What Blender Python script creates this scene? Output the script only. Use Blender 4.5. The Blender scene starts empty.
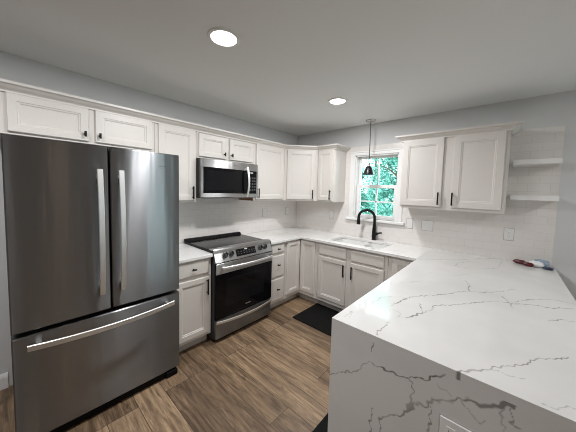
import bpy, bmesh, math, random
import numpy as np
from mathutils import Vector, Matrix

S = bpy.context.scene
COL = S.collection

# ------------------------------------------------------------------ camera
cd = bpy.data.cameras.new('camera'); cam = bpy.data.objects.new('camera', cd); COL.objects.link(cam)
R_ = Vector((0.74742314, 0.66381194, 0.02669)); U_ = Vector((-0.06285771, 0.03066631, 0.99755124)); F_ = Vector((-0.66136794, 0.74727056, -0.06464641))
m = Matrix((R_, U_, -F_)).transposed().to_4x4(); m.translation = Vector((2.7602, -3.2437, 1.5523))
cam.matrix_world = m
cd.sensor_fit = 'HORIZONTAL'; cd.sensor_width = 36.0; cd.lens = 243.5925 * 36.0 / 576.0
cd.shift_x = -3.5948 / 576.0; cd.shift_y = -10.0366 / 576.0
cd.clip_start = 0.02
S.camera = cam

# ------------------------------------------------------------------ world, exposure
SKY = 5.5
CAN_W = 19.0
w = bpy.data.worlds.new('sky'); S.world = w; w.use_nodes = True
bg = w.node_tree.nodes['Background']; bg.inputs[0].default_value = (0.72, 0.95, 1.0, 1); bg.inputs[1].default_value = SKY
S.view_settings.view_transform = 'Standard'; S.view_settings.look = 'None'
S.view_settings.exposure = 0.12; S.view_settings.gamma = 1.0; S.view_settings.use_curve_mapping = False
try:
    S.cycles.use_denoising = True; S.cycles.filter_width = 1.0
    S.cycles.max_bounces = 10; S.cycles.diffuse_bounces = 6; S.cycles.glossy_bounces = 5
    S.cycles.sample_clamp_indirect = 6.0
except Exception:
    pass

# ------------------------------------------------------------------ materials
def mat(name, color=(.8, .8, .8), rough=.5, metal=0.0, spec=None, emit=None, estr=0.0, alpha=None, trans=None, ior=None):
    m = bpy.data.materials.new(name); m.use_nodes = True
    b = m.node_tree.nodes['Principled BSDF']
    b.inputs['Base Color'].default_value = (*color, 1); b.inputs['Roughness'].default_value = rough; b.inputs['Metallic'].default_value = metal
    if spec is not None: b.inputs['Specular IOR Level'].default_value = spec
    if emit: b.inputs['Emission Color'].default_value = (*emit, 1); b.inputs['Emission Strength'].default_value = estr
    if trans is not None: b.inputs['Transmission Weight'].default_value = trans
    if ior: b.inputs['IOR'].default_value = ior
    return m
def nodes(m): return m.node_tree.nodes, m.node_tree.links, m.node_tree.nodes['Principled BSDF']
def N(m, t, **kw):
    n = m.node_tree.nodes.new(t)
    for k, v in kw.items():
        if k in n.inputs: n.inputs[k].default_value = v
        else: setattr(n, k, v)
    return n
def add_noise(m, scale=40, strength=.05, colvar=0.0, dist=.002):
    nd, ln, b = nodes(m)
    tc = N(m, 'ShaderNodeTexCoord'); no = N(m, 'ShaderNodeTexNoise', Scale=scale, Detail=4.0)
    ln.new(tc.outputs['Object'], no.inputs['Vector'])
    if strength:
        bu = N(m, 'ShaderNodeBump', Strength=strength, Distance=dist)
        ln.new(no.outputs['Fac'], bu.inputs['Height']); ln.new(bu.outputs[0], b.inputs['Normal'])
    if colvar:
        c = b.inputs['Base Color'].default_value[:]
        cr = N(m, 'ShaderNodeValToRGB')
        cr.color_ramp.elements[0].position = .3; cr.color_ramp.elements[1].position = .7
        cr.color_ramp.elements[0].color = tuple(x * (1 - colvar) for x in c[:3]) + (1,)
        cr.color_ramp.elements[1].color = tuple(min(1, x * (1 + colvar)) for x in c[:3]) + (1,)
        ln.new(no.outputs['Fac'], cr.inputs[0]); ln.new(cr.outputs[0], b.inputs['Base Color'])
    return m

M = {}
M['wall'] = add_noise(mat('wall_paint', (.66, .665, .665), .75), 120, .08)
M['ceiling'] = add_noise(mat('ceiling_paint', (.83, .84, .83), .85), 150, .1)
M['trim'] = add_noise(mat('trim_paint', (.86, .86, .85), .35), 60, .03)
M['cab'] = add_noise(mat('cabinet_paint', (.67, .64, .60), .38), 60, .03, .015)
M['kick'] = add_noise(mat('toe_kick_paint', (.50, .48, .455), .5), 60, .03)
M['rawwood'] = add_noise(mat('raw_cabinet_side', (.42, .24, .12), .6), 20, .05, .2)
M['shelf'] = add_noise(mat('shelf_paint', (.80, .79, .77), .4), 60, .03)
M['black'] = mat('black_metal', (.006, .006, .006), .4, .0, .2)
M['faucet'] = mat('matte_black_faucet', (.006, .006, .007), .35, .0, .25)
M['blackplastic'] = mat('black_plastic', (.004, .004, .004), .5, 0, .12)
M['glassblack'] = mat('black_glass', (.004, .004, .005), .05, 0, .18)
M['cooktop'] = add_noise(mat('cooktop_glass', (.008, .008, .009), .12, 0, .16), 600, 0, .5)
M['darkside'] = mat('dark_appliance_side', (.03, .03, .03), .5)
M['greyside'] = mat('grey_fridge_side', (.20, .20, .205), .45, .3)
M['chrome'] = mat('satin_nickel', (.55, .54, .52), .2, 1.0)
M['plate'] = mat('white_plate', (.78, .775, .76), .35)
M['rim'] = mat('gap_shade_grey', (.46, .45, .44), .6)  # grey put in for the shadow line round the outlet plates
M['slot'] = mat('dark_slot', (.06, .06, .06), .5)
M['sink'] = mat('white_sink', (.80, .80, .79), .22)
M['knobsteel'] = mat('knob_steel', (.13, .13, .13), .35, 1.0)
M['logo'] = mat('logo_grey', (.06, .06, .065), .4, .5)
M['logolight'] = mat('logo_light', (.55, .55, .55), .4, .3)
M['display'] = mat('clock_display', (.2, .2, .2), .3, emit=(.9, .95, 1.0), estr=.35)
M['lens'] = mat('lamp_lens', (.9, .9, .88), .4, emit=(1.0, .95, .88), estr=12.0)
M['bulb'] = mat('glowing_bulb', (.9, .9, .88), .4, emit=(1.0, .95, .88), estr=14.0)
M['lampring'] = mat('lamp_trim_white', (.8, .8, .78), .4)
M['shade'] = mat('dark_pendant_shade', (.035, .034, .034), .25, .6)
M['shadein'] = mat('pendant_shade_inside', (.75, .74, .72), .4)
M['cord'] = mat('pendant_rod', (.10, .10, .10), .35, .6)
M['red'] = add_noise(mat('dark_red_packet', (.085, .006, .010), .22), 60, .3, .4, .01)
M['white'] = add_noise(mat('white_packet', (.72, .72, .72), .35), 40, .2, .05, .01)
M['blue'] = add_noise(mat('pale_blue_packet', (.27, .34, .42), .2), 50, .3, .25, .01)
M['navy'] = mat('dark_blue_print', (.02, .03, .07), .3)
M['bark'] = add_noise(mat('bark', (.10, .075, .05), .9), 12, .6, .3, .02)
M['house'] = mat('exterior_ground', (.10, .16, .07), .9)

def steel(name, col, rough, an):
    m = mat(name, col, rough, 1.0); nd, ln, b = nodes(m)
    b.inputs['Anisotropic'].default_value = an
    c = N(m, 'ShaderNodeCombineXYZ'); c.inputs[2].default_value = 1.0
    ln.new(c.outputs[0], b.inputs['Tangent'])
    tc = N(m, 'ShaderNodeTexCoord'); mp = N(m, 'ShaderNodeMapping'); mp.inputs['Scale'].default_value = (6, 6, 900)
    no = N(m, 'ShaderNodeTexNoise', Scale=1.0, Detail=2.0)
    ln.new(tc.outputs['Object'], mp.inputs[0]); ln.new(mp.outputs[0], no.inputs['Vector'])
    mw = N(m, 'ShaderNodeMapping'); mw.inputs['Scale'].default_value = (11, 11, .9); n3 = N(m, 'ShaderNodeTexNoise', Scale=1.0, Detail=2.0)
    ln.new(tc.outputs['Object'], mw.inputs[0]); ln.new(mw.outputs[0], n3.inputs['Vector'])
    bu = N(m, 'ShaderNodeBump', Strength=.30, Distance=.008); ln.new(n3.outputs['Fac'], bu.inputs['Height']); ln.new(bu.outputs[0], b.inputs['Normal'])
    mr = N(m, 'ShaderNodeMapRange'); mr.inputs['To Min'].default_value = rough * .96; mr.inputs['To Max'].default_value = rough * 1.04
    ln.new(no.outputs['Fac'], mr.inputs[0]); ln.new(mr.outputs[0], b.inputs['Roughness'])
    return m
M['steel'] = steel('brushed_steel', (.24, .245, .25), .29, 1.0)
M['steel2'] = steel('brushed_steel_bright', (.43, .43, .43), .33, .95)
M['handle'] = mat('satin_steel_handle', (.78, .78, .77), .42, 1.0)

def quartz(name, noisy):
    m = mat(name, (.80, .79, .77), .10); nd, ln, b = nodes(m)
    tc = N(m, 'ShaderNodeTexCoord'); geo = N(m, 'ShaderNodeNewGeometry')
    no = N(m, 'ShaderNodeTexNoise', Scale=2.2, Detail=5.0); ln.new(geo.outputs['Position'], no.inputs['Vector'])
    base = N(m, 'ShaderNodeValToRGB'); base.color_ramp.elements[0].position = .35; base.color_ramp.elements[1].position = .62
    k = 1.22 if noisy else 1.05  # same quartz, coloured paler on the wall counters to stand for stronger light
    base.color_ramp.elements[0].color = (.61 * k, .605 * k, .59 * k, 1); base.color_ramp.elements[1].color = (.67 * k, .665 * k, .655 * k, 1)
    ln.new(no.outputs['Fac'], base.inputs[0])
    mix = N(m, 'ShaderNodeMix', data_type='RGBA')
    ln.new(base.outputs[0], mix.inputs[6]); mix.inputs[7].default_value = (.12, .108, .095, 1)
    if noisy:
        n2 = N(m, 'ShaderNodeTexNoise', Scale=1.3, Detail=6.0, Roughness=.62); ln.new(geo.outputs['Position'], n2.inputs['Vector'])
        a = N(m, 'ShaderNodeMath', operation='SUBTRACT'); a.inputs[1].default_value = .5; ln.new(n2.outputs['Fac'], a.inputs[0])
        ab = N(m, 'ShaderNodeMath', operation='ABSOLUTE'); ln.new(a.outputs[0], ab.inputs[0])
        mr = N(m, 'ShaderNodeMapRange'); mr.inputs['From Min'].default_value = 0; mr.inputs['From Max'].default_value = .008
        mr.inputs['To Min'].default_value = .22; mr.inputs['To Max'].default_value = 0; ln.new(ab.outputs[0], mr.inputs[0])
        ln.new(mr.outputs[0], mix.inputs[0])
    else:
        at = N(m, 'ShaderNodeAttribute', attribute_name='vein'); ln.new(at.outputs['Fac'], mix.inputs[0])
    ln.new(mix.outputs[2], b.inputs['Base Color'])
    return m
M['quartz'] = quartz('quartz_faint_veins', True)
M['quartzvein'] = quartz('quartz_grey_veins', False)

def tile_mat():
    m = mat('white_subway_tile', (.75, .73, .71), .16); nd, ln, b = nodes(m)
    geo = N(m, 'ShaderNodeNewGeometry'); sp = N(m, 'ShaderNodeSeparateXYZ'); ln.new(geo.outputs['Position'], sp.inputs[0])
    ad = N(m, 'ShaderNodeMath', operation='ADD'); ln.new(sp.outputs[0], ad.inputs[0]); ln.new(sp.outputs[1], ad.inputs[1])
    sb = N(m, 'ShaderNodeMath', operation='SUBTRACT'); sb.inputs[1].default_value = .914; ln.new(sp.outputs[2], sb.inputs[0])
    cb = N(m, 'ShaderNodeCombineXYZ'); ln.new(ad.outputs[0], cb.inputs[0]); ln.new(sb.outputs[0], cb.inputs[1])
    br = N(m, 'ShaderNodeTexBrick', Scale=1.0)
    br.inputs['Brick Width'].default_value = .152; br.inputs['Row Height'].default_value = .076
    br.inputs['Mortar Size'].default_value = .0016; br.inputs['Mortar Smooth'].default_value = .3
    br.inputs['Color1'].default_value = (.81, .775, .745, 1); br.inputs['Color2'].default_value = (.79, .755, .725, 1); br.inputs['Mortar'].default_value = (.68, .655, .63, 1)
    ln.new(cb.outputs[0], br.inputs['Vector']); ln.new(br.outputs['Color'], b.inputs['Base Color'])
    bu = N(m, 'ShaderNodeBump', Strength=.35, Distance=.002); bu.invert = True
    ln.new(br.outputs['Fac'], bu.inputs['Height']); ln.new(bu.outputs[0], b.inputs['Normal'])
    return m
M['tile'] = tile_mat()

def floor_mat():
    m = mat('rustic_oak_planks', (.2, .13, .08), .42); nd, ln, b = nodes(m)
    geo = N(m, 'ShaderNodeNewGeometry'); 
    br = N(m, 'ShaderNodeTexBrick', Scale=1.0); br.offset = .37; br.offset_frequency = 3; br.squash = 1
    br.inputs['Brick Width'].default_value = 1.22; br.inputs['Row Height'].default_value = .18
    br.inputs['Mortar Size'].default_value = .0020; br.inputs['Mortar Smooth'].default_value = .2
    br.inputs['Color1'].default_value = (0, 0, 0, 1); br.inputs['Color2'].default_value = (1, 1, 1, 1); br.inputs['Mortar'].default_value = (.5, .5, .5, 1)
    mp0 = N(m, 'ShaderNodeMapping'); mp0.inputs['Location'].default_value = (.31, .02, 0)
    ln.new(geo.outputs['Position'], mp0.inputs[0]); ln.new(mp0.outputs[0], br.inputs['Vector'])
    sc = N(m, 'ShaderNodeVectorMath', operation='SCALE'); sc.inputs['Scale'].default_value = 7.0; ln.new(br.outputs['Color'], sc.inputs[0])
    av = N(m, 'ShaderNodeVectorMath', operation='ADD'); ln.new(geo.outputs['Position'], av.inputs[0]); ln.new(sc.outputs[0], av.inputs[1])
    def grain(sx, sy, scale, det, dist=0.0):
        mp = N(m, 'ShaderNodeMapping'); mp.inputs['Scale'].default_value = (sx, sy, 1); ln.new(av.outputs[0], mp.inputs[0])
        no = N(m, 'ShaderNodeTexNoise', Scale=scale, Detail=det, Distortion=dist); ln.new(mp.outputs[0], no.inputs['Vector']); return no
    g1 = grain(2.0, 19, 1.0, 12.0, 1.1); g2 = grain(6, 64, 1.0, 8.0, 1.0); g3 = grain(3.2, 17, 1.0, 6.0, 1.6); g1.inputs['Roughness'].default_value = .66; g2.inputs['Roughness'].default_value = .7
    r1 = N(m, 'ShaderNodeValToRGB'); e = r1.color_ramp.elements
    e[0].position = .25; e[0].color = (.078, .049, .029, 1); e[1].position = .78; e[1].color = (.40, .28, .172, 1)
    x = e.new(.5); x.color = (.205, .137, .082, 1)
    s = N(m, 'ShaderNodeMath', operation='MULTIPLY_ADD'); s.inputs[1].default_value = .30; ln.new(br.outputs['Color'], s.inputs[0])
    s2 = N(m, 'ShaderNodeMath', operation='MULTIPLY_ADD'); s2.inputs[1].default_value = 1.25; s2.inputs[2].default_value = -.26
    ln.new(g1.outputs['Fac'], s2.inputs[0]); ln.new(s2.outputs[0], s.inputs[2]); ln.new(s.outputs[0], r1.inputs[0])
    # fine grain
    mx = N(m, 'ShaderNodeMix', data_type='RGBA', blend_type='MULTIPLY'); mx.inputs[0].default_value = .75
    r2 = N(m, 'ShaderNodeValToRGB'); r2.color_ramp.elements[0].position = .32; r2.color_ramp.elements[0].color = (.45, .42, .40, 1); r2.color_ramp.elements[1].position = .6; r2.color_ramp.elements[1].color = (1.1, 1.1, 1.1, 1)
    ln.new(g2.outputs['Fac'], r2.inputs[0]); ln.new(r1.outputs[0], mx.inputs[6]); ln.new(r2.outputs[0], mx.inputs[7])
    # dark knots / streaks
    mk = N(m, 'ShaderNodeMix', data_type='RGBA', blend_type='MULTIPLY'); 
    r3 = N(m, 'ShaderNodeValToRGB'); r3.color_ramp.elements[0].position = .60; r3.color_ramp.elements[0].color = (0, 0, 0, 1); r3.color_ramp.elements[1].position = .72; r3.color_ramp.elements[1].color = (.75, .75, .75, 1)
    ln.new(g3.outputs['Fac'], r3.inputs[0]); ln.new(r3.outputs[0], mk.inputs[0]); ln.new(mx.outputs[2], mk.inputs[6]); mk.inputs[7].default_value = (.38, .33, .30, 1)
    # seams
    ms = N(m, 'ShaderNodeMix', data_type='RGBA'); ln.new(br.outputs['Fac'], ms.inputs[0]); ln.new(mk.outputs[2], ms.inputs[6]); ms.inputs[7].default_value = (.05, .034, .022, 1)
    ln.new(ms.outputs[2], b.inputs['Base Color'])
    bu = N(m, 'ShaderNodeBump', Strength=.25, Distance=.002); ln.new(g2.outputs['Fac'], bu.inputs['Height']); ln.new(bu.outputs[0], b.inputs['Normal'])
    return m
M['floor'] = floor_mat()

def mat_rubber():
    m = mat('black_rubber_mat', (.006, .006, .006), .8, 0, .15); nd, ln, b = nodes(m)
    geo = N(m, 'ShaderNodeNewGeometry'); vo = N(m, 'ShaderNodeTexVoronoi', Scale=90.0); ln.new(geo.outputs['Position'], vo.inputs['Vector'])
    bu = N(m, 'ShaderNodeBump', Strength=.6, Distance=.003); ln.new(vo.outputs['Distance'], bu.inputs['Height']); ln.new(bu.outputs[0], b.inputs['Normal'])
    return m
M['rubber'] = mat_rubber()
def leaf_mat(name, c0, c1):
    m = mat(name, c0, .5); nd, ln, b = nodes(m)
    oi = N(m, 'ShaderNodeNewGeometry'); r = N(m, 'ShaderNodeValToRGB'); r.color_ramp.elements[0].color = (*c0, 1); r.color_ramp.elements[1].color = (*c1, 1)
    ln.new(oi.outputs['Random Per Island'], r.inputs[0]); ln.new(r.outputs[0], b.inputs['Base Color'])
    b.inputs['Subsurface Weight'].default_value = 0.0
    return m
M['leafa'] = leaf_mat('leaves_mid', (.04, .17, .12), (.22, .55, .46))
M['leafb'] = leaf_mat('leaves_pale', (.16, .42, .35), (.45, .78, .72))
g = mat('window_glass', (1, 1, 1), 0.0); nd, ln, b = nodes(g)
tr = N(g, 'ShaderNodeBsdfTransparent'); gl = N(g, 'ShaderNodeBsdfGlossy'); gl.inputs['Roughness'].default_value = .02
fr = N(g, 'ShaderNodeFresnel', IOR=1.45); mx = N(g, 'ShaderNodeMixShader')
ln.new(fr.outputs[0], mx.inputs[0]); ln.new(tr.outputs[0], mx.inputs[1]); ln.new(gl.outputs[0], mx.inputs[2]); ln.new(mx.outputs[0], nd['Material Output'].inputs[0])
M['glass'] = g
pl = mat('clear_plastic_film', (.85, .9, .95), .12, trans=.0); nd, ln, b = nodes(pl); b.inputs['Alpha'].default_value = .35
M['film'] = pl

# ------------------------------------------------------------------ mesh helpers
class MB:
    """collects shapes in one bmesh"""
    def __init__(s): s.bm = bmesh.new()
    def box(s, x0, x1, y0, y1, z0, z1, bev=0.0, seg=1):
        bm = s.bm
        vs = [bm.verts.new((x, y, z)) for x in (x0, x1) for y in (y0, y1) for z in (z0, z1)]
        F = [(0, 1, 3, 2), (4, 6, 7, 5), (0, 4, 5, 1), (2, 3, 7, 6), (0, 2, 6, 4), (1, 5, 7, 3)]
        fs = [bm.faces.new([vs[i] for i in f]) for f in F]
        if bev:
            es = list({e for f in fs for e in f.edges})
            bmesh.ops.bevel(bm, geom=es, offset=bev, segments=seg, profile=.5, affect='EDGES')
        return s
    def loft(s, rings, close=True, cap=True):
        bm = s.bm; V = [[bm.verts.new(p) for p in r] for r in rings]
        n = len(rings[0])
        for a, b in zip(V[:-1], V[1:]):
            for i in range(n if close else n - 1):
                j = (i + 1) % n
                bm.faces.new((a[i], a[j], b[j], b[i]))
        if cap and close:
            bm.faces.new(V[0][::-1]); bm.faces.new(V[-1])
        return s
    def tube(s, path, rad, n=12, cap=True):
        path = [Vector(p) for p in path]; rads = rad if isinstance(rad, (list, tuple)) else [rad] * len(path)
        rings = []; prev = None
        for i, p in enumerate(path):
            t = (path[min(i + 1, len(path) - 1)] - path[max(i - 1, 0)]).normalized()
            if prev is None:
                a = Vector((0, 0, 1)) if abs(t.z) < .9 else Vector((1, 0, 0)); u = t.cross(a).normalized()
            else:
                u = (prev - t * prev.dot(t)).normalized()
            prev = u; v = t.cross(u)
            rings.append([p + (u * math.cos(2 * math.pi * k / n) + v * math.sin(2 * math.pi * k / n)) * rads[i] for k in range(n)])
        return s.loft(rings, cap=cap)
    def strip(s, path, wdir, wid, thk):
        """flat bar along path; wdir = direction of its width"""
        path = [Vector(p) for p in path]; W = Vector(wdir).normalized(); rings = []
        for i, p in enumerate(path):
            t = (path[min(i + 1, len(path) - 1)] - path[max(i - 1, 0)]).normalized(); n = t.cross(W).normalized()
            b = min(wid, thk) * .25
            a, c = wid / 2, thk / 2
            rings.append([p + W * x + n * y for x, y in ((-a + b, -c), (a - b, -c), (a, -c + b), (a, c - b), (a - b, c), (-a + b, c), (-a, c - b), (-a, -c + b))])
        return s.loft(rings)
    def lathe(s, prof, center, axis='z', n=24, cap=True):
        c = Vector(center); rings = []
        for r, h in prof:
            ring = []
            for k in range(n):
                a = 2 * math.pi * k / n; x, y = r * math.cos(a), r * math.sin(a)
                ring.append(c + (Vector((x, y, h)) if axis == 'z' else Vector((h, x, y)) if axis == 'x' else Vector((y, h, x))))
            rings.append(ring)
        return s.loft(rings, cap=cap)
    def cells(s, xs, ys, mask, z0, z1):
        """slab built of grid cells (i, j) for which mask is true"""
        bm = s.bm; T = {}; Bt = {}
        def v(d, i, j, z):
            if (i, j) not in d: d[(i, j)] = bm.verts.new((xs[i], ys[j], z))
            return d[(i, j)]
        nx, ny = len(xs) - 1, len(ys) - 1; ok = lambda i, j: 0 <= i < nx and 0 <= j < ny and mask(i, j)
        for i in range(nx):
            for j in range(ny):
                if not ok(i, j): continue
                bm.faces.new([v(T, *q, z1) for q in ((i, j), (i + 1, j), (i + 1, j + 1), (i, j + 1))])
                bm.faces.new([v(Bt, *q, z0) for q in ((i, j + 1), (i + 1, j + 1), (i + 1, j), (i, j))])
                for (di, dj, a, b) in ((-1, 0, (i, j + 1), (i, j)), (1, 0, (i + 1, j), (i + 1, j + 1)), (0, -1, (i, j), (i + 1, j)), (0, 1, (i + 1, j + 1), (i, j + 1))):
                    if not ok(i + di, j + dj):
                        bm.faces.new((v(Bt, *a, z0), v(Bt, *b, z0), v(T, *b, z1), v(T, *a, z1)))
        return s
    def panel(s, o, u, n, wd, ht, th, loops):
        """door front: o = lower corner on the back, u = width direction, n = outward; loops = (inset, depth)"""
        o, u, n = Vector(o), Vector(u), Vector(n); z = Vector((0, 0, 1))
        L = [(0, 0)] + loops; rings = []
        for ins, d in L:
            rings.append([o + u * a + z * b + n * d for a, b in ((ins, ins), (wd - ins, ins), (wd - ins, ht - ins), (ins, ht - ins))])
        return s.loft(rings)
    def add_mesh(s, me, M4):
        me.transform(M4); s.bm.from_mesh(me); return s

WM = {}
def wm(o): return WM.get(o.name, Matrix.Identity(4))
def obj(name, mb, material, parent=None, smooth=False, label=None, angle=None):
    bm = mb.bm
    bmesh.ops.recalc_face_normals(bm, faces=bm.faces)
    me = bpy.data.meshes.new(name)
    if parent is not None: bm.transform(wm(parent).inverted())
    bm.to_mesh(me); bm.free()
    o = bpy.data.objects.new(name, me); COL.objects.link(o); me.materials.append(material)
    if parent is not None: o.parent = parent; WM[o.name] = wm(parent)
    if smooth:
        me.polygons.foreach_set('use_smooth', [True] * len(me.polygons))
        if angle: me.set_sharp_from_angle(angle=math.radians(angle))
    if label: o['label'] = label
    return o
def thing(name, label, cat, loc=(0, 0, 0), group=None):
    o = bpy.data.objects.new(name, None); o.empty_display_size = .05; COL.objects.link(o); o.location = loc
    WM[o.name] = Matrix.Translation(loc); o['label'] = label; o['category'] = cat
    if group: o['group'] = group
    return o
def tag(o, label, cat, group=None):
    o['label'] = label; o['category'] = cat
    if group: o['group'] = group
    return o
def struct(o, label=None, cat=None):
    o['kind'] = 'structure'
    if label: o['label'] = label
    if cat: o['category'] = cat
    return o
def text(name, body, size, origin, xdir, ydir, material, parent, depth=.0006):
    cu = bpy.data.curves.new(name, 'FONT'); cu.body = body; cu.size = size; cu.align_x = 'CENTER'; cu.extrude = depth; cu.resolution_u = 2
    t = bpy.data.objects.new(name + '_tmp', cu); COL.objects.link(t)
    dg = bpy.context.evaluated_depsgraph_get(); me = bpy.data.meshes.new_from_object(t.evaluated_get(dg))
    bpy.data.objects.remove(t); bpy.data.curves.remove(cu)
    X, Y = Vector(xdir), Vector(ydir); Z = X.cross(Y)
    m4 = Matrix((X, Y, Z)).transposed().to_4x4(); m4.translation = Vector(origin)
    mb = MB().add_mesh(me, m4); return obj(name, mb, material, parent)

CEIL = 2.485
CT = .914
# ------------------------------------------------------------------ room shell
X1, Y0 = 6.0, -6.5
o = obj('floor', MB().box(-.15, X1 + .15, Y0 - .15, .15, -.12, 0), M['floor']); struct(o, 'brown rustic oak plank floor of the kitchen', 'floor')
o = obj('ceiling', MB().box(-.15, X1 + .15, Y0 - .15, .15, CEIL, CEIL + .12), M['ceiling']); struct(o, 'flat off-white painted ceiling with recessed lights', 'ceiling')
WX0, WX1, WZ0, WZ1 = 1.095, 1.70, 1.184, 2.07
WL = obj('wall_left', MB().box(-.15, 0, Y0 - .15, .15, 0, CEIL), M['wall']); struct(WL, 'pale grey wall behind the refrigerator and range', 'wall')
b = MB()
for (x0, x1, z0, z1) in ((0, WX0, 0, CEIL), (WX1, X1, 0, CEIL), (WX0, WX1, 0, WZ0), (WX0, WX1, WZ1, CEIL)): b.box(x0, x1, 0, .15, z0, z1)
WB = obj('wall_back', b, M['wall']); struct(WB, 'pale grey wall holding the window over the sink', 'wall')
b = MB(); RY_0, RY_1, RZ_0, RZ_1 = -.95, -.10, .9, 2.1                # unseen window, added for a bluish reflection in the fridge door
for (y0, y1, z0, z1) in ((Y0, RY_0, 0, CEIL), (RY_1, .15, 0, CEIL), (RY_0, RY_1, 0, RZ_0), (RY_0, RY_1, RZ_1, CEIL)): b.box(X1, X1 + .15, y0, y1, z0, z1)
struct(obj('wall_right', b, M['wall']), 'pale grey wall on the dining side', 'wall')
struct(obj('wall_front', MB().box(0, X1, Y0 - .15, Y0, 0, CEIL), M['wall']), 'pale grey wall behind the camera', 'wall')
# tiles
obj('tile_backsplash', MB().box(0, .006, -2.40, 0, CT - .03, 1.47), M['tile'], WL, label='white glossy subway tile backsplash')
CX0, CX1, CZ0, CZ1 = 1.025, 1.770, 1.15, 2.115
b = MB()
for (x0, x1, z0, z1) in ((.006, CX0, CT - .03, 2.19), (CX1, 3.10, CT - .03, 2.19), (CX0, CX1, CT - .03, CZ0), (CX0, CX1, CZ1, 2.19)): b.box(x0, x1, -.006, 0, z0, z1)
obj('tile_backsplash', b, M['tile'], WB, label='white glossy subway tile around the window')
# baseboards
def baseboard(name, pts, label):
    """pts = two ends; profile rises from the wall"""
    (xa, ya), (xb, yb), (nx, ny) = pts
    prof = [(0, 0), (.016, 0), (.016, .085), (.012, .10), (.006, .112), (0, .115)]
    b = MB().loft([[(x + nx * d, y + ny * d, z) for d, z in prof] for x, y in ((xa, ya), (xb, yb))])
    struct(obj(name, b, M['trim']), label, 'baseboard')
baseboard('baseboard_left', ((0, Y0), (0, -3.33), (1, 0)), 'white baseboard on the wall left of the refrigerator')
baseboard('baseboard_back', ((3.12, 0), (X1, 0), (0, -1)), 'white baseboard along the wall under the bare counter end')
b = MB()
for (y0, y1, z0, z1) in ((RY_0 - .07, RY_0 + .04, RZ_0 - .07, RZ_1 + .07), (RY_1 - .04, RY_1 + .07, RZ_0 - .07, RZ_1 + .07), (RY_0, RY_1, RZ_0 - .07, RZ_0 + .04), (RY_0, RY_1, RZ_1 - .04, RZ_1 + .07), (RY_0, RY_1, 1.48, 1.52)): b.box(X1 - .018, X1 + .05, y0, y1, z0, z1)
W2 = obj('added_window', b, M['trim']); struct(W2, 'white window added on the far dining wall for its reflection', 'window')
obj('glass_pane', MB().box(X1 + .02, X1 + .025, RY_0 + .03, RY_1 - .03, RZ_0 + .03, RZ_1 - .03), M['glass'], W2)

# window
b = MB()
b.box(CX0, WX0 + .005, -.018, 0, WZ0, WZ1, .004).box(WX1 - .005, CX1, -.018, 0, WZ0, WZ1, .004).box(CX0, CX1, -.018, 0, WZ1 - .005, CZ1, .004)
b.box(CX0 - .008, CX1 + .008, -.026, 0, CZ1 - .012, CZ1 + .004, .003)
W1 = obj('window_1', b, M['trim']); struct(W1, 'white double-hung window over the sink', 'window')
obj('window_sill', MB().box(CX0 - .035, CX1 + .035, -.05, .05, WZ0 - .034, WZ0, .006), M['trim'], W1)
b = MB()
b.box(WX0, WX0 + .018, 0, .14, WZ0, WZ1).box(WX1 - .018, WX1, 0, .14, WZ0, WZ1).box(WX0, WX1, 0, .14, WZ1 - .018, WZ1).box(WX0, WX1, .05, .14, WZ0, WZ0 + .012)
obj('window_jamb', b, M['trim'], W1)
def sash(y0, z0, z1, rb, rt, st, rows):
    x0, x1 = WX0 + .018, WX1 - .018
    b = MB(); b.box(x0, x0 + st, y0, y0 + .032, z0, z1, .003).box(x1 - st, x1, y0, y0 + .032, z0, z1, .003)
    b.box(x0 + st, x1 - st, y0, y0 + .032, z0, z0 + rb, .003).box(x0 + st, x1 - st, y0, y0 + .032, z1 - rt, z1, .003)
    s = obj('sash', b, M['trim'], W1)
    xm = (x0 + x1) / 2; zm = (z0 + rb + z1 - rt) / 2
    b = MB().box(xm - .009, xm + .009, y0 + .006, y0 + .026, z0 + rb, z1 - rt)
    if rows > 1: b.box(x0 + st, x1 - st, y0 + .006, y0 + .026, zm - .009, zm + .009)
    obj('muntin', b, M['trim'], s)
    obj('glass_pane', MB().box(x0 + st - .004, x1 - st + .004, y0 + .014, y0 + .018, z0 + rb - .004, z1 - rt + .004), M['glass'], s)
sash(.05, WZ0 + .012, 1.655, .042, .045, .047, 2)
sash(.085, 1.612, WZ1 - .018, .045, .026, .031, 1)

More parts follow.
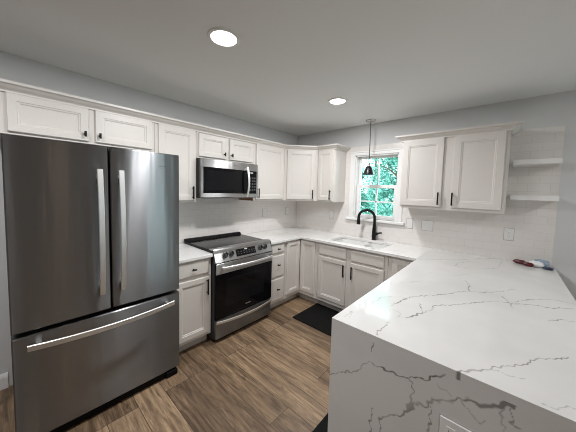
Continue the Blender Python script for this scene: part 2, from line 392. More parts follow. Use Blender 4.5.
# ------------------------------------------------------------------ outdoors
o = obj('ground', MB().box(-14, 12, .16, 22, -.9, -.8), M['house']); struct(o, 'grassy ground outside the window', 'ground')
def tree(loc, h, rad, nleaf, leafm, label, seed):
    rnd = random.Random(seed); t = thing('tree', label, 'tree', loc, 'trees outside the window'); L = Vector(loc)
    b = MB().tube([L + Vector((0, 0, 0)), L + Vector((.05, .03, h * .4)), L + Vector((-.03, .02, h * .75))], [.10, .08, .04], 8)
    for k in range(7):
        a = k * 2.4; z = h * (.3 + .08 * k)
        b.tube([L + Vector((.03, .02, z)), L + Vector((math.cos(a) * rad * .4, math.sin(a) * rad * .4, z + .35)), L + Vector((math.cos(a) * rad * .75, math.sin(a) * rad * .75, z + .5))], [.04, .025, .01], 6)
    obj('trunk', b, M['bark'], t)
    b = MB(); bm = b.bm
    blobs = [(Vector((rnd.gauss(0, rad * .45), rnd.gauss(0, rad * .45), h * rnd.uniform(.12, .98))), rnd.uniform(.35, .7) * rad * .6) for _ in range(46)]
    for i in range(nleaf):
        c, r = rnd.choice(blobs); d = Vector((rnd.gauss(0, 1), rnd.gauss(0, 1), rnd.gauss(0, .8))).normalized()
        p = L + c + d * r * rnd.uniform(.55, 1.05); s = rnd.uniform(.04, .075)
        u = Vector((rnd.gauss(0, 1), rnd.gauss(0, 1), rnd.gauss(0, .6))).normalized(); v = u.cross(Vector((rnd.gauss(0, 1), rnd.gauss(0, 1), rnd.gauss(0, 1)))).normalized()
        n = u.cross(v) * s * .2
        bm.faces.new([bm.verts.new(q) for q in (p - u * s, p + v * s * .5 + n, p + u * s, p - v * s * .5 + n)])
    obj('crown', b, leafm, t)
tree((-1.70, 4.6, -.8), 4.4, .85, 10000, M['leafa'], 'green leafy tree nearest outside the kitchen window', 3)
tree((.30, 4.5, -.8), 4.4, .85, 10000, M['leafa'], 'green leafy tree beside the nearest one outside the window', 5)
tree((-1.9, 7.8, -.8), 6.2, 1.35, 14000, M['leafb'], 'tall pale green tree farther off outside the window', 8)
tree((-5.6, 10.4, -.8), 6.0, 1.4, 7000, M['leafb'], 'tall pale green tree at the side outside the window', 11)

# ------------------------------------------------------------------ ceiling lights
def can(x, y, label, power, group='recessed ceiling lights', col=(.985, .985, 1.0)):
    t = thing('recessed_light', label, 'ceiling light', (x, y, CEIL), group)
    obj('trim_ring', MB().lathe([(.076, -.001), (.079, -.007), (.096, -.006), (.100, -.001), (.100, 0), (.076, 0)], (x, y, CEIL), n=40), M['lampring'], t, smooth=True, angle=40)
    obj('lens', MB().lathe([(.001, -.003), (.076, -.003), (.076, -.001), (.001, -.001)], (x, y, CEIL), n=40), M['lens'], t)
    l = bpy.data.lights.new('lamp', 'AREA'); l.shape = 'DISK'; l.size = .145; l.energy = power; l.color = col; l.spread = math.radians(180)
    lo = bpy.data.objects.new('lamp', l); COL.objects.link(lo); lo.parent = t; lo.location = (0, 0, -.010)
can(1.38, -2.36, 'bright round recessed light nearer the camera on the ceiling', CAN_W)
can(1.38, -1.01, 'bright round recessed light farther off near the window', CAN_W)
can(1.38, -3.71, 'added recessed light behind the camera on the kitchen ceiling', CAN_W)  # unseen lamp, added to light the waterfall end and the room
can(4.40, -1.40, 'added recessed fill light on the dining ceiling beyond the peninsula', CAN_W * .75)  # unseen lamp, added to fill the right wall and streak the fridge
can(3.90, -3.80, 'added recessed fill light on the dining ceiling behind the camera', CAN_W * .25)  # unseen weak lamp, added as ambient fill from the camera side
can(4.60, -2.75, 'warm recessed light added farther off on the dining ceiling for its reflection', CAN_W * .14, col=(1.0, .62, .38))  # unseen lamp, added to draw an orange streak on the fridge

# ------------------------------------------------------------------ cabinet helpers
UX, UY, UN = Vector((1, 0, 0)), Vector((0, 1, 0)), None
def door_loops(th=.02, fr=.052):
    return [(0, th - .004), (.004, th), (fr, th), (fr + .003, th - .004), (fr + .011, th - .0045), (fr + .017, th - .010)]
def drawer_loops(th=.02): return [(0, th - .006), (.003, th - .004), (.010, th)]
def pull(parent, c, n, L=.13, axis=Vector((0, 0, 1))):
    """black bar pull centred at c (on the door face), standing off along n"""
    c, n = Vector(c), Vector(n); b = MB()
    a0, a1 = c - axis * L / 2, c + axis * L / 2; off = n * .028
    b.tube([a0 + off, a1 + off], .0072, 10)
    for s in (-1, 1):
        q = c + axis * s * (L / 2 - .018); b.tube([q, q + off], .0046, 8)
    return obj('handle', b, M['black'], parent, smooth=True, angle=40)
def knob(parent, c, n, axis=Vector((0, 0, 1)), name='knob'):
    c, n = Vector(c), Vector(n); b = MB()
    b.tube([c, c + n * .022], .0045, 8); b.tube([c + n * .024 - axis * .020, c + n * .024 + axis * .020], .0075, 10)
    b.tube([c, c + n * .003], .009, 10)
    return obj(name, b, M['black'], parent, smooth=True, angle=40)
def door(parent, face, u0, u1, z0, z1, hinge_handle=None, kind='door', style='pull', fr=.052, Lh=.13):
    """face = (fixed point, u direction, normal); u0..u1 along the face"""
    P, u, n = face; P, u, n = Vector(P), Vector(u), Vector(n)
    loops = door_loops(fr=fr) if kind == 'door' else drawer_loops()
    b = MB().panel(P + u * u0 + Vector((0, 0, z0)), u, n, u1 - u0, z1 - z0, .02, loops)
    d = obj(kind, b, M['cab'], parent)
    if hinge_handle:
        hu, hz = hinge_handle; c = P + u * hu + Vector((0, 0, hz)) + n * .02
        if style == 'pull': pull(d, c, n, Lh)
        elif style == 'knob': knob(d, c, n)
        else: knob(d, c, n, axis=u)
    return d
LW = lambda x: ((x, 0, 0), (0, 1, 0), (1, 0, 0))                    # faces on the range wall: u = y
BW = lambda y: ((0, y, 0), (1, 0, 0), (0, -1, 0))                   # faces on the window wall: u = x
G_UP, G_BASE = 'upper cabinets', 'base cabinets'
UZ0, UZ1 = 1.40, 2.165
def upper_left(y0, y1, z0, label, doors, depth=.305):
    t = thing('wall_cabinet', label, 'cabinet', (0, (y0 + y1) / 2, z0), G_UP)
    obj('cabinet_body', MB().box(.008, depth, y0, y1, z0, UZ1, .0015), M['cab'], t)
    for d in doors: door(t, LW(depth), *d[:4], hinge_handle=d[4], style=d[5] if len(d) > 5 else 'pull', fr=d[6] if len(d) > 6 else .052)
    return t
DT = 2.13
upper_left(-3.36, -2.392, 1.868, 'wide short white cabinet with two doors above the refrigerator', [(-3.272, -2.862, 1.886, DT, (-2.885, 1.935), 'knob', .045), (-2.820, -2.415, 1.886, DT, (-2.795, 1.935), 'knob', .045)])
upper_left(-2.390, -1.990, UZ0, 'tall white single-door wall cabinet between refrigerator and microwave', [(-2.362, -2.014, 1.42, DT, (-2.04, 1.50))])
upper_left(-1.988, -1.222, 1.866, 'short white two-door wall cabinet directly above the microwave', [(-1.968, -1.640, 1.884, DT - .01, (-1.665, 1.935), 'knob', .045), (-1.592, -1.250, 1.884, DT - .01, (-1.567, 1.935), 'knob', .045)])
uc = upper_left(-1.220, -.652, UZ0, 'tall white single-door wall cabinet right of the microwave', [(-1.192, -.680, 1.42, DT, (-1.162, 1.50))])
obj('side_panel', MB().box(.012, .300, -1.2225, -1.2202, UZ0 + .004, 1.80), M['rawwood'], uc, label='bare brown wood side of the cabinet')
# diagonal corner cabinet
t = thing('corner_wall_cabinet', 'diagonal white corner wall cabinet where the two walls meet', 'cabinet', (.2, -.2, UZ0), G_UP)
pts = [(.008, -.008), (.650, -.008), (.650, -.305), (.305, -.650), (.008, -.650)]
obj('cabinet_body', MB().loft([[(x, y, z) for x, y in pts] for z in (UZ0, UZ1)]), M['cab'], t)
du = Vector((1, 1, 0)).normalized(); dn = Vector((1, -1, 0)).normalized()
door(t, ((.305, -.650, 0), du, dn), .040, .448, 1.42, DT, hinge_handle=(.418, 1.50))
# narrow cabinet right of the corner
t = thing('wall_cabinet', 'narrow white single-door wall cabinet left of the window', 'cabinet', (.8, 0, UZ0), G_UP)
obj('cabinet_body', MB().box(.652, .945, -.305, -.008, UZ0, UZ1, .0015), M['cab'], t)
door(t, BW(-.305), .668, .924, 1.42, DT, hinge_handle=(.895, 1.50))
# double cabinet right of the window
t = thing('wall_cabinet', 'wide white two-door wall cabinet right of the window', 'cabinet', (2.29, 0, UZ0), G_UP)
obj('cabinet_body', MB().box(1.828, 2.748, -.305, -.008, UZ0 - .012, UZ1, .0015), M['cab'], t)
door(t, BW(-.305), 1.842, 2.240, 1.418, DT + .002, hinge_handle=(2.216, 1.505), fr=.058)
door(t, BW(-.305), 2.328, 2.718, 1.418, DT + .002, hinge_handle=(2.340, 1.505), fr=.058)
PROF = [(.000, 2.132), (.012, 2.132), (.012, 2.143), (.020, 2.150), (.034, 2.158), (.050, 2.172), (.066, 2.178), (.066, 2.194), (.000, 2.194)]
def crown(path, name='crown_molding'):
    P = [Vector((x, y, 0)) for x, y in path]; rings = []
    nrm = []
    for a, c in zip(P[:-1], P[1:]):
        d = (c - a).normalized(); nrm.append(Vector((d.y, -d.x, 0)))
    for i, p in enumerate(P):
        n0 = nrm[max(i - 1, 0)]; n1 = nrm[min(i, len(nrm) - 1)]; m = (n0 + n1).normalized(); k = 1 / max(.3, m.dot(n0))
        rings.append([p + m * k * q + Vector((0, 0, z)) for q, z in PROF])
    return MB().loft(rings)
e = .0006
c = obj('crown_molding', crown([(.305 + e, -3.36), (.305 + e, -.650), (.650, -.305 - e), (.945 + e, -.305 - e), (.945 + e, -.008)]), M['cab'])
tag(c, 'long white crown molding running along the tops of the joined wall cabinets', 'crown molding', 'crown moldings')
c['kind'] = 'thing'
c = obj('crown_molding', crown([(1.828 - e, -.008), (1.828 - e, -.305 - e), (2.748 + e, -.305 - e), (2.748 + e, -.008)]), M['cab'])
tag(c, 'short white crown molding on top of the two-door cabinet right of the window', 'crown molding', 'crown moldings')
c['kind'] = 'thing'

# ------------------------------------------------------------------ base cabinets
BZ = .882
def base_left(y0, y1, label, fronts):
    t = thing('base_cabinet', label, 'cabinet', (.3, (y0 + y1) / 2, 0), G_BASE)
    obj('cabinet_body', MB().box(.008, .61, y0, y1, .10, BZ, .0015), M['cab'], t)
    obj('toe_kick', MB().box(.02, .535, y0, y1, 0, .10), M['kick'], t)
    for f in fronts: door(t, LW(.61), *f[:4], hinge_handle=f[4], kind=f[5], style=f[6], fr=.048, Lh=.15)
    return t
base_left(-2.372, -1.992, 'white base cabinet between refrigerator and range, one drawer over one door', [(-2.34, -2.022, .728, .862, (-2.18, .795), 'drawer', 'hknob'), (-2.34, -2.022, .135, .694, (-2.047, .60), 'door', 'pull')])
base_left(-1.222, -.922, 'narrow white base cabinet of three drawers right of the range', [(-1.180, -.952, .752, .862, (-1.066, .806), 'drawer', 'hknob'), (-1.180, -.952, .446, .722, (-1.066, .600), 'drawer', 'hknob'), (-1.180, -.952, .140, .418, (-1.066, .282), 'drawer', 'hknob')])
t = thing('corner_base_cabinet', 'white corner base cabinet with two doors meeting at a right angle', 'cabinet', (.4, -.4, 0), G_BASE)
pts = [(.008, -.008), (.918, -.008), (.918, -.61), (.61, -.61), (.61, -.918), (.008, -.918)]
obj('cabinet_body', MB().loft([[(x, y, z) for x, y in pts] for z in (.10, BZ)]), M['cab'], t)
pk = [(.02, -.02), (.918, -.02), (.918, -.535), (.535, -.535), (.535, -.918), (.02, -.918)]
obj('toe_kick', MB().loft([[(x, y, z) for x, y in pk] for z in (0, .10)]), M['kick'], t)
door(t, LW(.61), -.896, -.634, .150, .862, fr=.048)
door(t, BW(-.61), .634, .880, .150, .862, fr=.048)
def base_back(x0, x1, label, fronts):
    t = thing('base_cabinet', label, 'cabinet', ((x0 + x1) / 2, -.3, 0), G_BASE)
    return t
t = thing('sink_base_cabinet', 'wide white two-door base cabinet under the sink', 'cabinet', (1.38, -.3, 0), G_BASE)
b = MB(); b.box(.922, .94, -.61, -.008, .10, BZ).box(1.822, 1.84, -.61, -.008, .10, BZ).box(.94, 1.822, -.61, -.008, .10, .118).box(.94, 1.822, -.026, -.008, .118, BZ).box(.94, 1.822, -.61, -.592, .118, BZ)
obj('cabinet_body', b, M['cab'], t)
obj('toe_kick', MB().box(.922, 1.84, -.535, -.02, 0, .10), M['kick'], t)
door(t, BW(-.61), .948, 1.345, .728, .856, kind='drawer'); door(t, BW(-.61), 1.408, 1.802, .728, .856, kind='drawer')
door(t, BW(-.61), .944, 1.345, .150, .704, hinge_handle=(1.322, .590), fr=.048, Lh=.15)
door(t, BW(-.61), 1.408, 1.806, .150, .704, hinge_handle=(1.432, .590), fr=.048, Lh=.15)
t = thing('base_cabinet', 'narrow white base cabinet half hidden between sink cabinet and peninsula', 'cabinet', (2.0, -.3, 0), G_BASE)
obj('cabinet_body', MB().box(1.842, 2.20, -.61, -.008, .10, BZ, .0015), M['cab'], t)
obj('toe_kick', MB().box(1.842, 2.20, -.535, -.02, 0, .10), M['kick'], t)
door(t, BW(-.61), 1.892, 2.165, .150, .856, fr=.048)
PW = ((2.21, 0, 0), (0, -1, 0), (-1, 0, 0))
t = thing('peninsula_cabinet', 'white base cabinet carrying the veined peninsula counter', 'cabinet', (2.5, -1.4, 0), G_BASE)
obj('cabinet_body', MB().box(2.21, 2.78, -2.16, -.612, .10, BZ, .0015), M['cab'], t)
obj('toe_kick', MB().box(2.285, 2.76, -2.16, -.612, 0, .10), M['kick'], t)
for u0 in (.70, 1.20, 1.69): door(t, PW, u0, u0 + .44, .150, .856, hinge_handle=(u0 + .40, .70), fr=.048)

# ------------------------------------------------------------------ countertops
G_CT = 'quartz countertops'
o = obj('countertop', MB().box(.008, .648, -2.376, -1.990, BZ + .001, CT, .003), M['quartz']); tag(o, 'small white quartz countertop between refrigerator and range', 'countertop', G_CT)
SX0, SX1, SY0, SY1, SD = 1.03, 1.72, -.535, -.13, 1.43
xs = [.008, .648, SX0, SX1, 2.132]; ys = [-1.224, -.648, SY0, SY1, -.008]
def in_L(i, j):
    if i == 0: return True
    if j == 0: return False
    return not (i == 2 and j == 2)
o = obj('countertop', MB().cells(xs, ys, in_L, BZ + .001, CT), M['quartz']); tag(o, 'white quartz countertop turning the corner from range to sink', 'countertop', G_CT)
bv = o.modifiers.new('edge', 'BEVEL'); bv.width = .003; bv.segments = 2; bv.limit_method = 'ANGLE'

VT = [(2.2, 0.8, [(2.354, -2.183), (2.354, -2.118), (2.359, -2.049)]), (3, 0.8, [(2.301, -1.856), (2.322, -1.781), (2.338, -1.681), (2.361, -1.632), (2.389, -1.591), (2.508, -1.434), (2.553, -1.329), (2.606, -1.276), (2.674, -1.236), (2.78, -1.1), (2.828, -0.988)]), (2, 0.9, [(2.602, -1.268), (2.598, -1.152), (2.566, -1.039)]), (3.2, 0.85, [(2.412, -1.935), (2.428, -1.882), (2.455, -1.826), (2.481, -1.762), (2.487, -1.674), (2.57, -1.578), (2.615, -1.509), (2.684, -1.417), (2.757, -1.32), (2.818, -1.308), (2.915, -1.237), (2.983, -1.216), (3.094, -1.128), (3.192, -1.064)]), (2.2, 0.7, [(2.818, -1.293), (2.882, -1.177), (2.945, -1.106), (3.022, -1.038), (3.107, -1.032), (3.155, -1.068)]), (2.2, 0.7, [(2.772, -1.207), (2.801, -1.302), (2.82, -1.368)]), (1.8, 0.7, [(2.419, -1.711), (2.444, -1.78), (2.457, -1.824)]), (4, 0.6, [(2.163, -0.676), (2.353, -0.468), (2.508, -0.277), (2.728, 0.005), (2.763, -0.061)]), (3, 0.35, [(2.763, -0.061), (2.734, -0.437), (2.606, -0.611)]), (4, 0.5, [(2.527, -0.371), (2.45, -0.523), (2.445, -0.646), (2.519, -0.678), (2.531, -0.61)]), (3, 0.7, [(2.963, -1.432), (2.997, -1.381), (3.063, -1.352), (3.143, -1.337)]), (3, 0.8, [(2.664, -2.212), (2.682, -2.188), (2.715, -2.15), (2.752, -2.111), (2.757, -2.094), (2.8, -2.04), (2.836, -1.994), (2.861, -1.963), (2.874, -1.918), (2.894, -1.887), (2.942, -1.858), (2.974, -1.814), (2.978, -1.798)]), (3, 0.6, [(2.758, -2.105), (2.8, -2.097), (2.828, -2.089), (2.85, -2.079)]), (7, 0.55, [(2.878, -2.191), (2.904, -2.178), (2.931, -2.152), (2.955, -2.141), (3.024, -2.11)]), (2, 0.6, [(2.22, -1.909), (2.214, -1.867), (2.224, -1.829), (2.219, -1.786), (2.277, -1.717), (2.326, -1.679)]), (2, 0.5, [(2.226, -1.439), (2.288, -1.362), (2.33, -1.305)]), (2, 0.35, [(2.172, -2.142), (2.173, -2.069), (2.197, -2.146)]), (2, 0.3, [(2.322, -1.891), (2.373, -1.902), (2.371, -1.975)]), (2, 0.3, [(2.322, -1.017), (2.46, -1.008), (2.57, -0.829)])]
VG = [(2.5, 0.8, [(2.344, 0.918), (2.346, 0.877), (2.344, 0.837)]), (3, 0.9, [(2.135, 0.618), (2.186, 0.654), (2.256, 0.689), (2.296, 0.728), (2.312, 0.766), (2.334, 0.782), (2.373, 0.777), (2.414, 0.786), (2.463, 0.786), (2.504, 0.796), (2.575, 0.838), (2.62, 0.875), (2.663, 0.909)]), (3, 0.8, [(2.511, 0.792), (2.522, 0.753), (2.519, 0.695)]), (6, 0.7, [(2.402, 0.453), (2.4, 0.489), (2.4, 0.558), (2.453, 0.603), (2.491, 0.633)]), (6, 0.8, [(2.491, 0.633), (2.511, 0.68), (2.527, 0.7)]), (7.5, 0.75, [(2.527, 0.7), (2.573, 0.725), (2.596, 0.759), (2.626, 0.781), (2.655, 0.79), (2.67, 0.813), (2.707, 0.834), (2.731, 0.829), (2.77, 0.849), (2.798, 0.875), (2.815, 0.875), (2.833, 0.905), (2.846, 0.915)]), (15, 0.35, [(2.527, 0.7), (2.573, 0.725), (2.596, 0.759), (2.626, 0.781), (2.655, 0.79)]), (13, 0.35, [(2.67, 0.813), (2.707, 0.834), (2.731, 0.829), (2.77, 0.849), (2.798, 0.875)]), (2.5, 0.8, [(2.359, 0.576), (2.355, 0.517), (2.356, 0.457), (2.351, 0.365)]), (3, 0.7, [(2.593, 0.733), (2.588, 0.676), (2.587, 0.637), (2.584, 0.568)]), (4, 0.6, [(2.684, 0.813), (2.703, 0.789), (2.724, 0.768), (2.744, 0.769), (2.752, 0.787)]), (2, 0.5, [(2.791, 0.856), (2.796, 0.775), (2.796, 0.676)]), (3, 0.6, [(2.811, 0.86), (2.813, 0.822), (2.83, 0.817)]), (5, 0.45, [(2.877, 0.915), (2.883, 0.893), (2.903, 0.887), (2.921, 0.903)]), (1.6, 0.5, [(2.61, 0.831), (2.647, 0.807)])]
def vein_field(px, py, veins, ws=2.4):
    """darkness 0..1 at each point from a list of (width mm, strength, polyline)"""
    wob = lambda a, c, f, p: np.sin(a * f + p + 1.7 * np.sin(c * f * .83 + p))
    qx = px + .0040 * wob(px, py, 71, .3) + .0030 * wob(py, px, 163, 1.9)
    qy = py + .0040 * wob(py, px, 67, 2.1) + .0030 * wob(px, py, 149, .7)
    out = np.zeros_like(px)
    for wd, st, P in veins:
        best = np.full_like(px, 9.0)
        for (ax, ay), (bx, by) in zip(P[:-1], P[1:]):
            dx, dy = bx - ax, by - ay; L2 = dx * dx + dy * dy + 1e-12
            t = np.clip(((qx - ax) * dx + (qy - ay) * dy) / L2, 0, 1)
            best = np.minimum(best, np.hypot(qx - ax - t * dx, qy - ay - t * dy))
        var = .75 + .45 * wob(px, py, 23, wd) ; half = np.maximum(wd * ws * .0005 * var, .0026)
        v = st * np.clip((1 - best / half) * 2.6, 0, 1) * np.clip(.85 + .25 * wob(py, px, 31, st * 9), .5, 1)
        out = np.maximum(out, v)
    return out
def vein_slab(name, nx, ny, P00, PX, PY, thick, veins, parent=None):
    """slab whose outer face is a fine grid carrying the vein attribute; P00 corner, PX / PY edges, thick = vector to the back"""
    P00, PX, PY, T = (np.array(q, float) for q in (P00, PX, PY, thick))
    u = np.linspace(0, 1, nx); v = np.linspace(0, 1, ny); uu, vv = np.meshgrid(u, v, indexing='ij')
    top = P00 + uu[..., None] * PX + vv[..., None] * PY
    a, c = (0, 1) if abs(T[2]) > 0 else (0, 2)
    f = vein_field(top[..., a], top[..., c], veins).ravel()
    V = top.reshape(-1, 3); idx = np.arange(nx * ny).reshape(nx, ny)
    F = np.stack([idx[:-1, :-1], idx[1:, :-1], idx[1:, 1:], idx[:-1, 1:]], -1).reshape(-1, 4).tolist()
    bd = list(idx[:, 0]) + list(idx[-1, 1:]) + list(idx[-2::-1, -1]) + list(idx[0, -2:0:-1])
    n0 = len(V); lower = V[bd] + T; V = np.vstack([V, lower]); k = len(bd)
    for i in range(k):
        j = (i + 1) % k; F.append([int(bd[j]), int(bd[i]), n0 + i, n0 + j])
    F.append([n0 + i for i in range(k)][::-1])
    f = np.concatenate([f, f[bd]])
    me = bpy.data.meshes.new(name)
    if parent is not None: V = V - np.array(wm(parent).translation)
    me.from_pydata(V.tolist(), [], F); me.update()
    bm = bmesh.new(); bm.from_mesh(me); bmesh.ops.recalc_face_normals(bm, faces=bm.faces); bm.to_mesh(me); bm.free()
    at = me.attributes.new('vein', 'FLOAT', 'POINT'); at.data.foreach_set('value', f.astype(np.float32))
    me.materials.append(M['quartzvein']); o = bpy.data.objects.new(name, me); COL.objects.link(o)
    if parent is not None: o.parent = parent; WM[o.name] = wm(parent)
    return o
PX0, PX1, PYF = 2.133, 3.115, -2.204
pt = vein_slab('peninsula_countertop', 280, 560, (PX0, PYF, CT), (PX1 - PX0, 0, 0), (0, -.008 - PYF, 0), (0, 0, -.031), VT)
tag(pt, 'white quartz peninsula countertop with grey veins and a waterfall end', 'countertop', G_CT)
vein_slab('waterfall_panel', 280, 250, (PX0, PYF, 0), (PX1 - PX0, 0, 0), (0, 0, BZ + .0008), (0, .03, 0), VG, pt)

# ------------------------------------------------------------------ sink and faucet
t = thing('kitchen_sink', 'white double-bowl undermount sink under the window', 'sink', (1.375, -.33, .68))
def bowl(x0, x1, y0, y1, z0, z1, th=.012):
    r = [(x0 - th, x1 + th, y0 - th, y1 + th)]
    def ring(x0, x1, y0, y1, z, rad):
        out = []
        for cx, cy, a0 in ((x1 - rad, y1 - rad, 0), (x0 + rad, y1 - rad, 90), (x0 + rad, y0 + rad, 180), (x1 - rad, y0 + rad, 270)):
            for k in range(5):
                a = math.radians(a0 + 22.5 * k); out.append((cx + rad * math.cos(a), cy + rad * math.sin(a), z))
        return out
    R = [ring(x0 - th, x1 + th, y0 - th, y1 + th, z0 - th, .05), ring(x0 - th, x1 + th, y0 - th, y1 + th, z1, .05),
         ring(x0, x1, y0, y1, z1, .04), ring(x0, x1, y0, y1, z0 + .03, .04), ring(x0 + .02, x1 - .02, y0 + .02, y1 - .02, z0 + .005, .03), ring(x0 + .06, x1 - .06, y0 + .06, y1 - .06, z0, .02)]
    return MB().loft(R)
for bx0, bx1 in ((SX0 + .004, SD - .014), (SD + .014, SX1 - .004)):
    bw = obj('bowl', bowl(bx0, bx1, SY0 + .004, SY1 - .004, .69, BZ - .002), M['sink'], t, smooth=True, angle=35)
    cx, cy = (bx0 + bx1) / 2, -.33
    obj('drain', MB().lathe([(.001, .0025), (.034, .0025), (.042, .006), (.045, .001), (.001, .001)], (cx, cy, .69)), M['chrome'], bw, smooth=True, angle=40)
fx, fy = 1.442, -.066
t = thing('faucet', 'matte black gooseneck kitchen faucet behind the sink', 'faucet', (fx, fy, CT))
obj('base', MB().lathe([(.029, 0), (.029, .006), (.025, .010), (.028, .05), (.026, .12), (.0205, .20), (.0190, .21)], (fx, fy, CT)), M['faucet'], t, smooth=True, angle=40)
dx, dy = -.88, -.47; r = .104; path = [(fx, fy, CT + .19), (fx, fy, CT + .25)]
for k in range(0, 19):
    a = math.radians(180 - k * 10.3); path.append((fx + dx * (r + r * math.cos(a)), fy + dy * (r + r * math.cos(a)), 1.208 + r * math.sin(a)))
obj('spout', MB().tube(path, .0180, 14), M['faucet'], t, smooth=True, angle=50)
e1 = Vector(path[-1]); dd = (e1 - Vector(path[-2])).normalized()
obj('spray_head', MB().tube([e1 - dd * .005, e1 + dd * .010, e1 + dd * .015, e1 + dd * .075, e1 + dd * .085], [.0185, .019, .022, .0245, .021], 16), M['faucet'], t, smooth=True, angle=50)
obj('lever_handle', MB().tube([(fx + .015, fy, 1.0), (fx + .042, fy, 1.0), (fx + .046, fy, 1.003), (fx + .075, fy - .004, 1.016), (fx + .105, fy - .006, 1.022)], [.021, .021, .013, .011, .010], 12), M['faucet'], t, smooth=True, angle=50)

# ------------------------------------------------------------------ pendant
px, py = 1.372, -.168
t = thing('pendant_lamp', 'small dark bell pendant lamp hanging over the sink before the window', 'pendant lamp', (px, py, CEIL))
obj('canopy', MB().lathe([(.001, 0), (.066, 0), (.066, -.006), (.058, -.014), (.035, -.022), (.012, -.027), (.001, -.027)], (px, py, CEIL), n=36), M['chrome'], t, smooth=True, angle=50)
obj('rod', MB().tube([(px, py, CEIL - .025), (px, py, 1.925)], .0055, 10), M['cord'], t, smooth=True, angle=50)
obj('socket_cap', MB().lathe([(.006, .035), (.016, .030), (.020, .015), (.021, -.012), (.001, -.012)], (px, py, 1.905)), M['chrome'], t, smooth=True, angle=40)
sh = obj('lamp_shade', MB().lathe([(.020, 0), (.032, -.008), (.044, -.030), (.056, -.065), (.068, -.098), (.076, -.112), (.0725, -.112), (.064, -.096), (.052, -.064), (.040, -.030), (.028, -.010), (.018, -.004)], (px, py, 1.895), n=32), M['shade'], t, smooth=True, angle=60)
obj('bulb', MB().lathe([(.001, -.098), (.014, -.096), (.024, -.086), (.028, -.070), (.024, -.050), (.014, -.034), (.012, -.012), (.001, -.011)], (px, py, 1.895)), M['bulb'], t, smooth=True)

# ------------------------------------------------------------------ refrigerator
FY0, FY1, FXF = -3.290, -2.382, .80
t = thing('refrigerator', 'large stainless steel french-door refrigerator with bottom freezer', 'refrigerator', (.4, -2.836, 0))
obj('cabinet_body', MB().box(.03, .705, FY0 + .006, FY1 - .006, .05, 1.785, .006), M['greyside'], t, label='grey painted refrigerator side')
for yy in (FY0 + .03, FY1 - .10): obj('hinge_cover', MB().box(.60, .76, yy, yy + .07, 1.785, 1.80, .004), M['darkside'], t)
obj('toe_grille', MB().box(.06, .772, FY0 + .02, FY1 - .02, .004, .064, .003), M['blackplastic'], t)
for yy in (FY0 + .06, FY1 - .06):
    obj('foot', MB().box(.7725, .792, yy - .045, yy + .045, 0, .05, .006), M['blackplastic'], t)
obj('gasket_or_shade_rim', MB().box(.70, .725, FY0 + .014, FY1 - .014, .07, 1.79), M['blackplastic'], t)
def conv_door(y0, y1, z0, z1, bulge, xb=.722):
    """slightly bowed steel door front"""
    n = 14; rings = []; e = .006
    prof = []
    for k in range(n + 1):
        s = k / n; y = y0 + (y1 - y0) * s; prof.append((FXF - bulge * (2 * s - 1) ** 2, y))
    out = [(xb, y0), (prof[0][0] - e, y0)] + [(prof[0][0], y0 + e)] + prof[1:-1] + [(prof[-1][0], y1 - e), (prof[-1][0] - e, y1), (xb, y1)]
    inn = [(x - e * .8 if x > xb + .001 else x, y) for x, y in out]
    return MB().loft([[(x, y, z0) for x, y in inn], [(x, y, z0 + e) for x, y in out], [(x, y, z1 - e) for x, y in out], [(x, y, z1) for x, y in inn]])
ym = (FY0 + FY1) / 2
dl = obj('door', conv_door(FY0, ym - .004, .722, 1.803, .004), M['steel'], t, smooth=True, angle=25)
dr = obj('door', conv_door(ym + .004, FY1, .722, 1.803, .004), M['steel'], t, smooth=True, angle=25)
fz = obj('freezer_drawer', conv_door(FY0, FY1, .068, .694, .006), M['steel'], t, smooth=True, angle=25)
def bow_handle(parent, a, b, n, wd, thk, ends, mid, wdir, posts=True, name='handle', m='handle'):
    a, b, n = Vector(a), Vector(b), Vector(n); path = []
    K = 18
    for k in range(K + 1):
        s = k / K; path.append(a.lerp(b, s) + n * (ends + (mid - ends) * (1 - (2 * s - 1) ** 2)))
    mb = MB().strip(path, wdir, wd, thk)
    if posts:
        for k in (1, K - 1):
            p = path[k]; q = a.lerp(b, k / K) - n * .004; W = Vector(wdir).normalized() * wd * .32; D = (b - a).normalized() * .012
            mb.loft([[q + W + D, q + W - D, q - W - D, q - W + D], [p + W + D, p + W - D, p - W - D, p - W + D]])
    return obj(name, mb, M[m], parent, smooth=True, angle=40)
for d, yy in ((dl, ym - .057), (dr, ym + .057)):
    bow_handle(d, (FXF - .002, yy, .845), (FXF - .002, yy, 1.652), (1, 0, 0), .030, .012, .040, .062, (0, 1, 0))
bow_handle(fz, (FXF - .004, FY0 + .06, .640), (FXF - .004, FY1 - .06, .640), (1, 0, 0), .034, .012, .040, .095, (0, 0, 1))
text('brand_lettering', 'FRIGIDAIRE', .0155, (FXF - .001, -2.520, 1.700), (0, 1, 0), (0, 0, 1), M['logo'], dr)
text('model_lettering', 'GALLERY', .008, (FXF - .001, -2.520, 1.689), (0, 1, 0), (0, 0, 1), M['logo'], dr)

